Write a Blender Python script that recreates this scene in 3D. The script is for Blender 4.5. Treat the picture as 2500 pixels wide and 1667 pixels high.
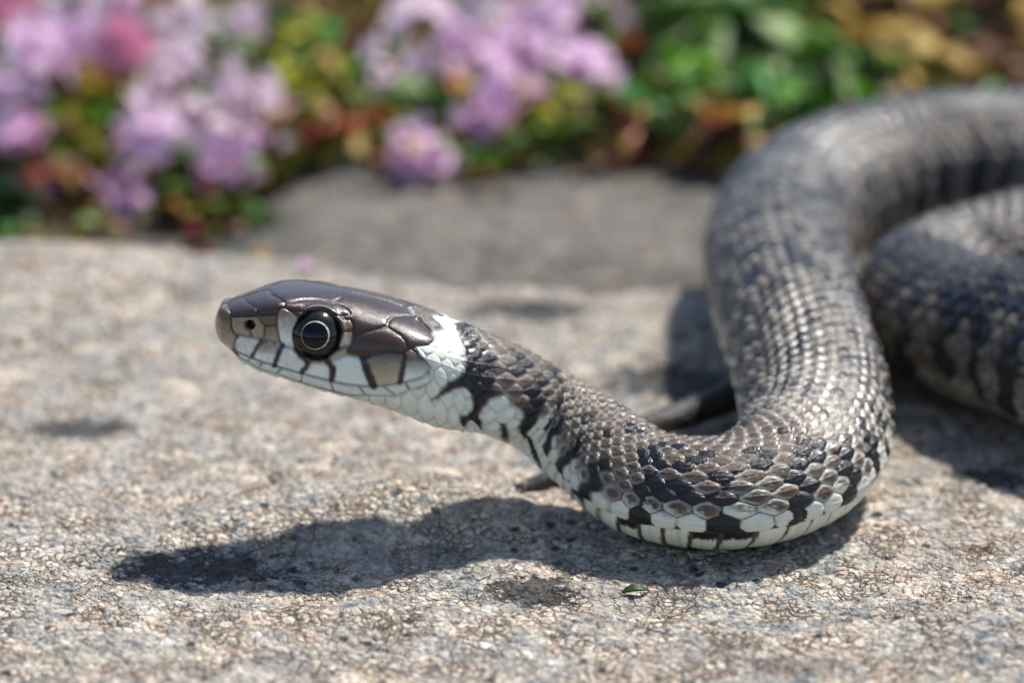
import bpy, math, random
import numpy as np
from mathutils import Vector, Matrix

for o in list(bpy.data.objects): bpy.data.objects.remove(o, do_unlink=True)
SC = bpy.context.scene
COL = SC.collection
CM = 0.01                      # everything below is written in centimetres
rnd = random.Random(7)

# ------------------------------------------------------------------ camera, light, exposure
PITCH = math.radians(17.0); CAMH = 10.4; FOC = 6944.0
cam_d = bpy.data.cameras.new('camera'); cam = bpy.data.objects.new('camera', cam_d); COL.objects.link(cam)
cam.location = (0, 0, CAMH*CM); cam.rotation_euler = (math.pi/2-PITCH, 0, 0)
cam_d.lens = 100; cam_d.sensor_width = 36; cam_d.clip_start = 0.01; cam_d.clip_end = 200
cam_d.dof.use_dof = True; cam_d.dof.focus_distance = 27.9*CM; cam_d.dof.aperture_fstop = 16.0
SC.camera = cam
SUN = Vector((0.38, 0.31, 0.87)).normalized()
sd = bpy.data.lights.new('sun', 'SUN'); sun = bpy.data.objects.new('sun', sd); COL.objects.link(sun)
sd.energy = 5.0; sd.angle = math.radians(3.0); sd.color = (1.0, 0.95, 0.87)
sun.rotation_euler = (-SUN).to_track_quat('-Z', 'Y').to_euler()
W = bpy.data.worlds.new('World'); SC.world = W; W.use_nodes = True
wn = W.node_tree; bg = wn.nodes['Background']; sky = wn.nodes.new('ShaderNodeTexSky')
sky.sky_type = 'NISHITA'; sky.sun_disc = False
sky.sun_elevation = math.asin(SUN.z); sky.sun_rotation = math.atan2(SUN.x, SUN.y)
wn.links.new(sky.outputs[0], bg.inputs[0]); bg.inputs[1].default_value = 0.12
SC.view_settings.view_transform = 'Standard'; SC.view_settings.look = 'None'
SC.view_settings.gamma = 1; SC.view_settings.exposure = 0.56; SC.view_settings.use_curve_mapping = False

# ------------------------------------------------------------------ helpers
def tag(o, label=None, cat=None, group=None, kind=None):
    for k, v in (('label', label), ('category', cat), ('group', group), ('kind', kind)):
        if v: o[k] = v
    return o
def link(name, me, parent=None):
    o = bpy.data.objects.new(name, me); COL.objects.link(o)
    if parent: o.parent = parent
    return o
def empty(name, loc=(0, 0, 0)):
    o = bpy.data.objects.new(name, None); COL.objects.link(o)
    o.location = Vector(loc)*CM; o.empty_display_size = 0.003
    return o
def np_mesh(name, v, quads, mat, smooth=True, attrs=None, uv=None, cm=True):
    v = np.asarray(v, dtype=np.float64)*(CM if cm else 1)
    q = np.asarray(quads, dtype=np.int32)
    me = bpy.data.meshes.new(name)
    me.vertices.add(len(v)); me.vertices.foreach_set('co', v.astype(np.float32).ravel())
    me.loops.add(q.size); me.loops.foreach_set('vertex_index', q.ravel())
    me.polygons.add(len(q)); me.polygons.foreach_set('loop_start', np.arange(0, q.size, q.shape[1], dtype=np.int32))
    me.polygons.foreach_set('use_smooth', np.full(len(q), smooth))
    me.update(calc_edges=True)
    for an, a in (attrs or {}).items():
        if a.ndim == 2:
            at = me.color_attributes.new(an, 'FLOAT_COLOR', 'POINT')
            c = np.ones((len(v), 4), np.float32); c[:, :3] = a
            at.data.foreach_set('color', c.ravel())
        else:
            at = me.attributes.new(an, 'FLOAT', 'POINT'); at.data.foreach_set('value', a.astype(np.float32))
    if uv is not None:
        l = me.uv_layers.new(name='UVMap'); l.data.foreach_set('uv', uv[q.ravel()].astype(np.float32).ravel())
    me.materials.append(mat)
    return me
def hermite(xk, yk, x):                    # smooth interpolation through knots, any trailing shape
    xk = np.asarray(xk, float); yk = np.asarray(yk, float); x = np.asarray(x, float)
    if yk.ndim == 1: yk = yk[:, None]; flat = True
    else: flat = False
    d = np.diff(yk, axis=0)/np.diff(xk)[:, None]
    m = np.empty_like(yk); m[0] = d[0]; m[-1] = d[-1]
    h = np.diff(xk)[:, None]
    m[1:-1] = (d[:-1]*h[1:]+d[1:]*h[:-1])/(h[1:]+h[:-1])
    i = np.clip(np.searchsorted(xk, x)-1, 0, len(xk)-2)
    hh = (xk[i+1]-xk[i]); t = ((x-xk[i])/hh)[:, None]; hh = hh[:, None]
    r = (2*t**3-3*t**2+1)*yk[i]+(t**3-2*t**2+t)*hh*m[i]+(-2*t**3+3*t**2)*yk[i+1]+(t**3-t**2)*hh*m[i+1]
    return r[:, 0] if flat else r
def sst(a, b, x):
    t = np.clip((x-a)/(b-a), 0, 1); return t*t*(3-2*t)
def hsh(ix, iy, seed=0):
    ix = ix.astype(np.int64).astype(np.uint32); iy = iy.astype(np.int64).astype(np.uint32)
    n = ix*np.uint32(374761393)+iy*np.uint32(668265263)+np.uint32((seed*2654435761) & 0xffffffff)
    n = (n ^ (n >> np.uint32(13)))*np.uint32(1274126177); n = (n ^ (n >> np.uint32(15)))*np.uint32(2246822519)
    n = n ^ (n >> np.uint32(16))
    return n.astype(np.float64)/4294967295.0
def vnoise(x, y, seed=0):
    ix = np.floor(x); iy = np.floor(y); fx = x-ix; fy = y-iy
    fx = fx*fx*(3-2*fx); fy = fy*fy*(3-2*fy)
    a = hsh(ix, iy, seed); b = hsh(ix+1, iy, seed); c = hsh(ix, iy+1, seed); d = hsh(ix+1, iy+1, seed)
    return (a*(1-fx)+b*fx)*(1-fy)+(c*(1-fx)+d*fx)*fy
def fbm(x, y, oct=4, seed=0, gain=.5):
    r = 0*x; a = 1; n = 0
    for k in range(oct):
        r = r+a*(vnoise(x*2**k+17.3*k, y*2**k-9.1*k, seed+k)-.5); n += a; a *= gain
    return r/n*2
def voro(x, y, seed=0, jit=.9):            # F1, F2 distances and the id noise of the nearest cell
    ix = np.floor(x); iy = np.floor(y); d1 = np.full(x.shape, 9.); d2 = np.full(x.shape, 9.); idn = np.zeros(x.shape)
    for dx in (-1, 0, 1):
        for dy in (-1, 0, 1):
            cx = ix+dx; cy = iy+dy
            px = cx+.5+(hsh(cx, cy, seed)-.5)*jit; py = cy+.5+(hsh(cx, cy, seed+5)-.5)*jit
            d = np.hypot(px-x, py-y); n = hsh(cx, cy, seed+9)
            nb = d < d1; d2 = np.where(nb, d1, np.minimum(d2, d)); idn = np.where(nb, n, idn); d1 = np.where(nb, d, d1)
    return d1, d2, idn

# ------------------------------------------------------------------ node helpers
class NT:
    def __init__(s, name):
        s.m = bpy.data.materials.new(name); s.m.use_nodes = True; s.t = s.m.node_tree; s.n = s.t.nodes
        s.b = s.n['Principled BSDF']; s.y = 0
    def node(s, typ, ins=None, **kw):
        x = s.n.new(typ)
        for k, v in kw.items(): setattr(x, k, v)
        for k, v in (ins or {}).items():
            if hasattr(v, 'is_linked') or isinstance(v, bpy.types.NodeSocket): s.t.links.new(v, x.inputs[k])
            else: x.inputs[k].default_value = v
        return x
    def mix(s, f, a, b, mode='MIX'):
        x = s.n.new('ShaderNodeMix'); x.data_type = 'RGBA'; x.blend_type = mode
        for i, v in ((0, f), (6, a), (7, b)):
            if isinstance(v, bpy.types.NodeSocket): s.t.links.new(v, x.inputs[i])
            else: x.inputs[i].default_value = (tuple(v)+(1,))[:4] if i else v
        return x.outputs[2]
    def ramp(s, f, stops, interp='LINEAR'):
        x = s.n.new('ShaderNodeValToRGB'); x.color_ramp.interpolation = interp
        e = x.color_ramp.elements
        while len(e) < len(stops): e.new(.5)
        for q, (p, c) in zip(e, stops):
            q.position = p; q.color = (tuple(c)+(1,))[:4] if not isinstance(c, (int, float)) else (c, c, c, 1)
        s.t.links.new(f, x.inputs[0]); return x.outputs[0]
    def math(s, op, a, b=0., c=None):
        x = s.n.new('ShaderNodeMath'); x.operation = op
        for i, v in enumerate((a, b) if c is None else (a, b, c)):
            if isinstance(v, bpy.types.NodeSocket): s.t.links.new(v, x.inputs[i])
            else: x.inputs[i].default_value = v
        return x.outputs[0]
    def coords(s, scale=100.):
        tc = s.node('ShaderNodeTexCoord')
        mp = s.node('ShaderNodeVectorMath', {0: tc.outputs['Object']}, operation='SCALE'); mp.inputs['Scale'].default_value = scale
        return mp.outputs[0]
    def noise(s, v, scale, detail=4, rough=.55, dim='3D'):
        x = s.node('ShaderNodeTexNoise', {'Vector': v, 'Scale': scale, 'Detail': detail, 'Roughness': rough}); return x.outputs[0]
    def link(s, o, sock): s.t.links.new(o, s.b.inputs[sock])
    def set(s, **kw):
        for k, v in kw.items(): s.b.inputs[k.replace('_', ' ')].default_value = v
        return s.m
    def bump(s, h, strength, dist, normal=None):
        ins = {'Height': h, 'Strength': strength, 'Distance': dist}
        if normal is not None: ins['Normal'] = normal
        return s.node('ShaderNodeBump', ins).outputs[0]

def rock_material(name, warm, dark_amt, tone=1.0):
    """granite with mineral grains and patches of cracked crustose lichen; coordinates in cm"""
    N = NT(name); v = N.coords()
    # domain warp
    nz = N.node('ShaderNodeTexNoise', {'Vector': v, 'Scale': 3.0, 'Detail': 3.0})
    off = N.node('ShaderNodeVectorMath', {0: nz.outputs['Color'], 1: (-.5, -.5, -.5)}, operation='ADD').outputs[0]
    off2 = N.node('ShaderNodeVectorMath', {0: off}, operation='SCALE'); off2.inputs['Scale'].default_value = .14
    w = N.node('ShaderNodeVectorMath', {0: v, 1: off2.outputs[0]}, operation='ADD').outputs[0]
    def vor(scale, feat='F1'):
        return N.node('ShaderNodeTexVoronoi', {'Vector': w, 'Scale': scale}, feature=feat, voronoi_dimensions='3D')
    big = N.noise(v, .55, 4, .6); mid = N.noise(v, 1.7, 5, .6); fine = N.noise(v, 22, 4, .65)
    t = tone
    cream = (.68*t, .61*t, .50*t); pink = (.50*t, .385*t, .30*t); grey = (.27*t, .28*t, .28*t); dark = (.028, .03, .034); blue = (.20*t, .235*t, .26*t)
    fw = N.node('ShaderNodeTexNoise', {'Vector': v, 'Scale': 17.0, 'Detail': 2.0})
    fo = N.node('ShaderNodeVectorMath', {0: N.node('ShaderNodeVectorMath', {0: fw.outputs['Color'], 1: (-.5, -.5, -.5)}, operation='ADD').outputs[0]}, operation='SCALE'); fo.inputs['Scale'].default_value = .05
    w = N.node('ShaderNodeVectorMath', {0: w, 1: fo.outputs[0]}, operation='ADD').outputs[0]
    a = vor(6.2); b = vor(10.5)
    sa = N.node('ShaderNodeSeparateColor', {0: a.outputs['Color']}); sb = N.node('ShaderNodeSeparateColor', {0: b.outputs['Color']})
    lich = N.ramp(sb.outputs[0], [(0, tuple(.75*c for c in pink)), (.3, pink), (.6, cream), (1, (.72*t, .63*t, .52*t))])
    g1 = N.noise(w, 8.5, 5, .72); g3 = N.noise(w, 4.2, 5, .7)
    gran = N.ramp(g1, [(.30, dark), (.38, (.09*t, .09*t, .09*t)), (.44, blue), (.50, grey), (.55, (.50*t, .44*t, .36*t)), (.62, (.66*t, .62*t, .55*t)), (.72, (.78*t, .77*t, .73*t))])
    gran2 = N.ramp(g3, [(.34, (.10*t, .10*t, .10*t)), (.44, blue), (.52, (.40*t, .345*t, .27*t)), (.62, (.60*t, .53*t, .44*t))])
    gr = N.mix(.45, gran, gran2)
    mask = N.ramp(N.math('ADD', mid, N.math('MULTIPLY', fine, .25)), [(.58, 0.), (.68, 1.)])
    c = N.mix(mask, gr, lich)
    c = N.mix(N.math('MULTIPLY', N.ramp(big, [(.42, 0.), (.58, 1.)]), .48), c, N.mix(.5, c, pink if warm else grey))
    bt = N.ramp(N.noise(w, 1.3, 6, .75), [(.50, 0.), (.64, 1.)])
    c = N.mix(N.math('MULTIPLY', bt, .55), c, N.mix(.55, gr, (.13*t, .135*t, .14*t)))
    pt = N.ramp(N.noise(w, 1.9, 5, .7), [(.56, 0.), (.68, 1.)])
    c = N.mix(N.math('MULTIPLY', pt, .5), c, (.74*t, .70*t, .62*t))
    # sparse large grains, dark and white
    g2 = vor(5.0); sg = N.node('ShaderNodeSeparateColor', {0: g2.outputs['Color']})
    near = N.ramp(g2.outputs['Distance'], [(.24, 1.), (.34, 0.)])
    nd = N.noise(v, .9, 3, .6)
    thr = N.ramp(nd, [(.40, .0), (.62, .30*dark_amt)])
    isd = N.math('LESS_THAN', sg.outputs[0], thr); isw = N.math('GREATER_THAN', sg.outputs[0], .90)
    c = N.mix(N.math('MULTIPLY', N.math('MULTIPLY', isd, near), .9), c, dark)
    c = N.mix(N.math('MULTIPLY', N.math('MULTIPLY', isw, near), .8), c, (.66*t, .66*t, .63*t))
    # black crust lichen patches at set spots of this stone
    def spot(x, y, rx, ry):
        d = N.node('ShaderNodeVectorMath', {0: v, 1: (x, y, 0)}, operation='SUBTRACT').outputs[0]
        d = N.node('ShaderNodeVectorMath', {0: d, 1: (1/rx, 1/ry, 0)}, operation='MULTIPLY').outputs[0]
        l = N.node('ShaderNodeVectorMath', {0: d}, operation='LENGTH').outputs['Value']
        return N.ramp(l, [(.0, 1.), (1.15, 0.)])
    if warm:
        sp = spot(-3.1, 26.6, 3.0, 1.5)
        for q in ((-5.0, 31.0, 1.6, .9), (-5.6, 26.0, 1.6, .8), (.2, 25.9, 1.3, .9), (1.9, 32.6, 1.9, 1.5), (.2, 35.5, 2.2, 1.2), (5.2, 29.2, 1.2, .8), (-2.2, 34.9, 1.2, .8)):
            sp = N.math('MAXIMUM', sp, N.math('MULTIPLY', spot(*q), 1.12))
        k = vor(10.0); sk = N.node('ShaderNodeSeparateColor', {0: k.outputs['Color']})
        cl = N.math('ADD', N.math('MULTIPLY', sk.outputs[0], .42), N.math('MULTIPLY', N.noise(v, 4.5, 6, .8), 2.6))
        on = N.ramp(N.math('SUBTRACT', N.math('MULTIPLY', sp, 2.15), cl), [(.0, 0.), (.07, 1.)])
        c = N.mix(N.math('MULTIPLY', sp, .40), c, N.mix(.35, gr, (.30, .29, .26)))
        c = N.mix(N.math('MULTIPLY', on, .88), c, (.030, .032, .036))
        for q in ((2.55, 23.9, .85, .4), (4.6, 26.9, .5, .3)):
            ro = N.ramp(N.math('SUBTRACT', N.math('MULTIPLY', spot(*q), 1.0), N.noise(v, 5, 4, .7)), [(.0, 0.), (.10, 1.)])
            c = N.mix(N.math('MULTIPLY', ro, .4), c, (.12, .05, .02))
    # cracks between the areoles
    e = vor(10.5, 'DISTANCE_TO_EDGE'); e2 = vor(5.0, 'DISTANCE_TO_EDGE')
    crm = N.math('MULTIPLY', mask, N.ramp(N.noise(v, 2.2, 3, .6), [(.40, 0.), (.55, 1.)]))
    cr = N.math('MULTIPLY', N.ramp(e.outputs['Distance'], [(.03, 1.), (.12, 0.)]), crm)
    crn = N.ramp(N.noise(v, 1.1, 3, .6), [(.50, 0.), (.60, 1.)])
    cr2 = N.math('MULTIPLY', N.ramp(e2.outputs['Distance'], [(.008, 1.), (.04, 0.)]), crn)
    crk = N.math('MAXIMUM', cr, cr2)
    c = N.mix(N.math('MULTIPLY', crk, .72), c, (.06, .042, .03))
    c = N.mix(.7, c, N.ramp(fine, [(.30, .22), (.5, .5), (.70, .78)]), 'OVERLAY')
    hi = N.noise(v, 60, 2, .6)
    c = N.mix(.5, c, N.ramp(hi, [(.32, .30), (.5, .5), (.68, .70)]), 'OVERLAY')
    N.link(c, 'Base Color')
    h = N.math('ADD', N.math('MULTIPLY', fine, .55), N.math('MULTIPLY', hi, .12))
    h = N.math('ADD', h, N.math('MULTIPLY', b.outputs['Distance'], -.7))
    h = N.math('ADD', h, N.math('MULTIPLY', crk, -.8))
    N.link(N.bump(h, 1., .0013), 'Normal')
    rg = N.ramp(sa.outputs[1], [(0, .85), (.9, .8), (.97, .3)])
    N.link(rg, 'Roughness'); N.set(Specular_IOR_Level=.35)
    return N.m

# ------------------------------------------------------------------ ground height
def bank(x, y):
    z = -1.3+0*x
    z = z+sst(46, 60, y)*4.3+np.maximum(y-60, 0)*.10
    z = z+fbm(x*.35, y*.35, 4, 31)*.55*sst(44, 49, y)
    return np.minimum(z, 14)
def rock_h(x, y, full=True):
    z = fbm(x*.16+3, y*.16+1, 2, 3)*.16
    z = z-.10*np.exp(-(((x+2.6)/2.0)**2+((y-26.6)/1.1)**2))
    z = z+.14*np.exp(-(((x+.6)/2.6)**2+((y-25.1)/.55)**2))
    z = z+.10*np.exp(-(((x-4)/2.6)**2+((y-24.6)/.8)**2))
    z = z-.10*np.exp(-(((x-1.1)/1.8)**2+((y-25.4)/.5)**2))
    z = z+.34*np.exp(-(((x+6)/2.2)**2+((y-36.3)/2.0)**2))
    # flat, level seat under the animal
    near = np.exp(-(((x-2.2)/2.3)**2+((y-28.3)/2.4)**2)**2)
    z = z*(1-.85*near)
    z = z+.36*np.exp(-(((x+1.2)/1.5)**2+((y-28.0)/.75)**2))
    edge = 38.4+fbm(x*.25, x*0+5, 3, 11)*1.0-.10*np.maximum(x-2, 0)*0+.12*np.minimum(x+4, 0)*.3-.7*sst(-4.5, -1.0, x)
    z = z-sst(edge-1.2, edge+.9, y)*2.4-np.maximum(0, y-edge+1.2)**2*.05*(y < edge+1.2)
    if full:
        z = z+fbm(x*1.1, y*1.1, 4, 21)*.075
        ca = sst(.05, .30, fbm(x*.8+9, y*.8, 3, 51))
        wx = x+fbm(x*3, y*3, 2, 61)*.05; wy = y+fbm(x*3+7, y*3, 2, 63)*.05
        d1, d2, idn = voro(wx*5.2, wy*5.2, 70)
        z = z+ca*.018*np.minimum((d2-d1)*4, 1)+(idn-.5)*.012*ca
        e1, e2, idm = voro(wx*11, wy*11, 80)
        z = z+(1-ca)*.016*(idm-.4)*np.minimum((e2-e1)*3, 1)
        z = z+fbm(x*12, y*12, 3, 90)*.028+fbm(x*4, y*4, 2, 95)*.035
    return z
def grid_mesh(name, xs, ys, f, mat, skirt=None):
    X, Y = np.meshgrid(xs, ys); Z = f(X, Y)
    nx, ny = len(xs), len(ys)
    v = np.stack([X.ravel(), Y.ravel(), Z.ravel()], 1)
    i = np.arange(nx*ny).reshape(ny, nx)
    q = np.stack([i[:-1, :-1], i[:-1, 1:], i[1:, 1:], i[1:, :-1]], -1).reshape(-1, 4)
    if skirt is not None:                   # close the stone downwards so it has thickness
        ring = np.concatenate([i[0, :], i[1:, -1], i[-1, -2::-1], i[-2:0:-1, 0]])
        b = v[ring].copy(); b[:, 2] = skirt; o = len(v); v = np.vstack([v, b]); n = len(ring)
        k = np.arange(n); k2 = (k+1) % n
        q = np.vstack([q, np.stack([ring[k], o+k, o+k2, ring[k2]], 1)])
    return np_mesh(name, v, q, mat)
def spaced(lo, hi, f0, f1, fine, coarse):
    a = list(np.arange(lo, f0, coarse)); b = list(np.arange(f0, f1, fine)); c = list(np.arange(f1, hi+coarse, coarse))
    return np.array(a+b+c)

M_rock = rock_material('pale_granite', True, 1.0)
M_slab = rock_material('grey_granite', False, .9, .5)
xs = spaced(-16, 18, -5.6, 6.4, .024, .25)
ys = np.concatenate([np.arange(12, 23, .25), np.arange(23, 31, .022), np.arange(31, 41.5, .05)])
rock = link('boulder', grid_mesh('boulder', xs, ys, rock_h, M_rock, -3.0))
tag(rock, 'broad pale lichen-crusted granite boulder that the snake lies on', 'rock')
def slab_h(x, y):
    z = -.50-.9*sst(-2.5, -5.0, x)+fbm(x*.3+8, y*.3, 4, 101)*.28+fbm(x*2, y*2, 3, 103)*.05
    e = 46.3+fbm(x*.2+4, x*0+2, 3, 105)*1.8+.25*x*(x < 4)
    return z-sst(e-1, e+1.6, y)*1.6-.5*np.exp(-((y-38.9)/.9)**2)
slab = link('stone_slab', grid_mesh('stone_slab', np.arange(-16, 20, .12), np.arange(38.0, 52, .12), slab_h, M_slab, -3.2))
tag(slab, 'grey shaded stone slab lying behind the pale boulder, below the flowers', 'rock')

# soil
N = NT('soil'); v = N.coords()
c = N.ramp(N.noise(v, 1.4, 6, .7), [(.3, (.05, .035, .02)), (.5, (.11, .075, .04)), (.7, (.20, .13, .07))])
c = N.mix(N.ramp(N.noise(v, .25, 3), [(.45, 0.), (.6, .6)]), c, (.035, .05, .012))
N.link(c, 'Base Color'); N.link(N.bump(N.noise(v, 3, 6, .7), 1, .004), 'Normal'); N.set(Roughness=.95)
M_soil = N.m
gx = np.concatenate([-np.geomspace(2500, 25, 14), np.arange(-24, 24.1, .5), np.geomspace(25, 2500, 14)])
gy = np.concatenate([-np.geomspace(2500, 10, 12), np.arange(-5, 42, 2.), np.arange(42, 80, .4), np.geomspace(81, 2500, 16)])
def gf(x, y):
    return np.where(y < 44, -1.6, bank(x, y)-.02)
ground = link('ground', grid_mesh('ground', gx, gy, gf, M_soil)); ground['kind'] = 'structure'

# ------------------------------------------------------------------ the snake
# side-view drawing units: U to the right, V down, 1 cm is about 242 units in the sagittal plane of the head
SAG = 27.4
sp_, cp_ = math.sin(PITCH), math.cos(PITCH)
def unplane(U, V, b):                       # drawing -> head space, on the plane b cm nearer than the sagittal one
    x = (U-1250)/FOC; y = (833-V)/FOC
    t = (SAG-b)/(cp_+y*sp_)
    return x*t, SAG-b, CAMH+t*(-sp_+y*cp_)
def toplane(P):
    dz = P[..., 2]-CAMH; D = P[..., 1]*cp_-dz*sp_; Uu = P[..., 1]*sp_+dz*cp_
    return 1250+FOC*P[..., 0]/D, 833-FOC*Uu/D
HT = np.array([ # U   vTop  bR   vR   bE   vE   bL   vL   bJ   vJ
 [525, 790, .0, 790, .0, 790, .0, 791, .0, 791],
 [530, 764, .09, 768, .13, 788, .10, 812, .05, 815],
 [540, 747, .16, 755, .21, 786, .18, 826, .11, 830],
 [560, 736, .23, 758, .28, 790, .26, 838, .18, 848],
 [590, 726, .30, 758, .34, 795, .34, 857, .25, 878],
 [619, 717, .36, 753, .40, 800, .40, 872, .31, 895],
 [650, 708, .40, 748, .44, 806, .46, 884, .36, 908],
 [685, 702, .45, 746, .48, 812, .50, 894, .40, 918],
 [726, 700, .45, 746, .51, 818, .54, 906, .43, 931],
 [786, 705, .42, 752, .54, 825, .58, 924, .46, 950],
 [828, 709, .40, 756, .56, 832, .61, 934, .48, 961],
 [887, 718, .40, 768, .60, 845, .64, 943, .50, 976],
 [947, 734, .44, 788, .64, 860, .67, 942, .50, 994],
 [983, 747, .46, 800, .66, 868, .68, 940, .50, 1006],
 [1021, 760, .47, 813, .67, 880, .67, 946, .50, 1020],
 [1051, 770, .47, 824, .66, 890, .64, 956, .48, 1031],
 [1096, 789, .44, 842, .59, 905, .58, 975, .44, 1045],
 [1155, 808, .40, 862, .52, 925, .50, 1000, .40, 1061]], float)
PATH = np.array([ # centre line in cm: x, y, z, half width, half height
 (-0.79,27.40,1.78,.50,.50),(-0.49,27.42,1.65,.50,.51),(-0.12,27.53,1.45,.49,.49),(0.30,27.76,1.15,.49,.47),(0.78,27.62,0.85,.52,.50),
 (1.34,27.19,0.58,.60,.52),(1.86,26.97,0.55,.66,.53),(2.31,27.00,0.56,.70,.54),(2.83,27.44,0.62,.74,.58),
 (3.19,28.38,0.70,.76,.63),(3.29,29.61,0.82,.78,.68),(3.26,31.12,0.95,.80,.74),(3.27,33.34,0.98,.84,.80),
 (3.48,35.60,0.92,.92,.88),(4.10,37.60,0.93,1.02,.93),(5.06,38.75,0.97,1.1,.97),(6.19,39.35,1.0,1.14,1.0),
 (7.60,39.6,1.0,1.14,1.0),(9.20,40.0,1.2,1.0,.90),(10.3,38.6,1.6,.98,.90),(10.0,36.6,1.4,.95,.88),(8.6,35.6,1.0,.92,.85),
 (7.30,35.35,0.92,.88,.82),(6.41,34.95,0.82,.86,.78),(5.62,34.55,0.74,.84,.74),(5.14,33.8,0.72,.84,.72),
 (5.24,32.4,0.76,.87,.76),(5.58,31.6,0.84,.92,.84),(5.98,31.0,0.90,.95,.88),(6.60,29.9,0.95,1.0,.92),
 (7.9,28.6,.9,.95,.88),(10.0,28.2,.8,.85,.78),(12.2,29.6,.65,.72,.64),(13.2,32.4,.5,.6,.5),(12.8,35.6,.4,.5,.4),(11.0,37.3,.35,.42,.35),
 (8.6,37.3,.36,.42,.36),(6.4,36.8,.36,.40,.36),(4.4,35.6,.28,.25,.25),(3.22,32.91,.25,.21,.2),(2.55,31.17,.22,.18,.18),
 (1.99,30.56,.20,.16,.16),(1.46,30.07,.18,.14,.14),(.90,29.38,.13,.12,.11),(.42,28.71,.10,.10,.085),(.12,28.36,.13,.06,.05),(-.06,28.20,.12,.008,.008)])
Mh = 180; RN = 2*Mh
tt = np.abs((np.arange(RN)/RN)*2-1.0)        # 1 at the belly seam, 0 on the back
side = np.where(np.arange(RN) < Mh, 1., -1.) # near side first
tk = np.array([0, .22, .45, .62, .80, 1.0])
ring_t = np.concatenate([tk, 2-tk[-2:0:-1]]) # closed ring of ten control curves
def ring_interp(ctrl, q):                    # ctrl (...,10) on knots ring_t, closed
    K = len(ring_t); xk = np.concatenate([ring_t-2, ring_t, ring_t+2]); yk = np.concatenate([ctrl, ctrl, ctrl], -1)
    return hermite(xk, yk.T, q).T
qn = np.where(side > 0, tt, 2-tt)            # position on the ring, near side 0..1, far side 1..2
def head_sections(U):
    r = np.sqrt(np.maximum(HT[:, 0]-525, 0)); T = hermite(r, HT[:, 1:], np.sqrt(np.maximum(U-525, 0)))
    n = len(U)
    vT, bR, vR, bE, vE, bL, vL, bJ, vJ = T.T
    B = [0*bR, bR, bE, bL, bJ, 0*bR]; V = [vT, vR, vE, vL, vJ, vJ-71*bJ+14*np.minimum(1, bJ*4)]
    X, Z = [], []
    for b, vv in zip(B, V):
        x, y, z = unplane(U, vv, b); X.append(x); Z.append(z)
    xc, _, _ = unplane(U, vT, 0*bR)
    mk = lambda L, s=1: np.stack(L+[s*a for a in L[-2:0:-1]], 1)
    Bc = mk(B, -1); Xc = mk(X); Zc = mk(Z)
    b = ring_interp(Bc, qn); x = ring_interp(Xc, qn); z = ring_interp(Zc, qn)
    return np.stack([x, SAG-b, z], -1), b
# path
ck = np.concatenate([[0], np.cumsum(np.linalg.norm(np.diff(PATH[:, :3], axis=0), axis=1)**.5)])
den = hermite(ck, PATH, np.linspace(0, ck[-1], 6000))
cum = np.concatenate([[0], np.cumsum(np.linalg.norm(np.diff(den[:, :3], axis=0), axis=1))])
L = cum[-1]
S0 = 2.30                                     # arc length from snout to the start of the path
def smooth_den(a, k):
    ker = np.ones(k)/k; p = np.pad(a, (k//2, k-1-k//2), mode='edge'); return np.convolve(p, ker, 'valid')
sA = np.arange(0, 11.2, .0125); sB = np.arange(11.2, 17.5, .025); sC = np.arange(17.5, L-9.5, .045); sD = np.arange(L-9.5, L, .03)
sb = np.concatenate([sA, sB, sC, sD, [L]])
P5 = np.stack([np.interp(sb, cum, den[:, k]) for k in range(5)], 1)
Td = np.gradient(np.stack([smooth_den(den[:, k], 41) for k in range(3)], 1), axis=0)
Tb = np.stack([np.interp(sb, cum, Td[:, k]) for k in range(3)], 1); Tb /= np.linalg.norm(Tb, axis=1)[:, None]
fx = sst(1.1, .0, sb)[:, None] if False else (1-sst(.1, 1.2, sb))[:, None]
Tb = Tb*(1-fx)+np.array([1., 0, 0])*fx; Tb /= np.linalg.norm(Tb, axis=1)[:, None]
up = np.array([0, 0, 1.]); Vb = up-Tb*(Tb@up)[:, None]; Vb /= np.linalg.norm(Vb, axis=1)[:, None]
Nb = np.cross(Tb, Vb)                         # to the animal's left = towards the viewer where it heads left
# travel is head->tail along +x at the head: T x V = (1,0,0)x(0,0,1) = (0,-1,0): near side
ang = np.pi*tt
sb_, cb_ = np.sin(ang), np.cos(ang)
bx = np.abs(sb_)**.92
cy = np.where(cb_ > 0, cb_, -np.abs(cb_)*(1.12-.20*np.abs(cb_)))
Bpos = P5[:, None, 3]*bx[None]*side[None]
Pbody = P5[:, None, :3]+Bpos[..., None]*Nb[:, None]+(P5[:, None, 4]*cy[None])[..., None]*Vb[:, None]
Uh = 525+(1060-525)*np.linspace(0, 1, 290)**1.25
Phead, bh = head_sections(Uh)
Uc, _ = toplane(P5[:, :3]); nb = int(np.searchsorted(sb, 1.3))
Pb2, bb2 = head_sections(np.clip(Uc[:nb], 1061, 1155))
wgt = sst(0., .75, sb[:nb])[:, None, None]
keep = Uc[:nb] < 1155
Pbody[:nb] = Pbody[:nb]*wgt+Pb2*(1-wgt)*1.0
Pbody = Pbody[1:]; sb = sb[1:]
POS = np.concatenate([Phead, Pbody], 0)
s_all = np.concatenate([(Uh-525)/(1060-525)*S0, S0+sb])
LAT = np.concatenate([bh, Bpos[1:]], 0)
cen = POS.mean(1)
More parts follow.
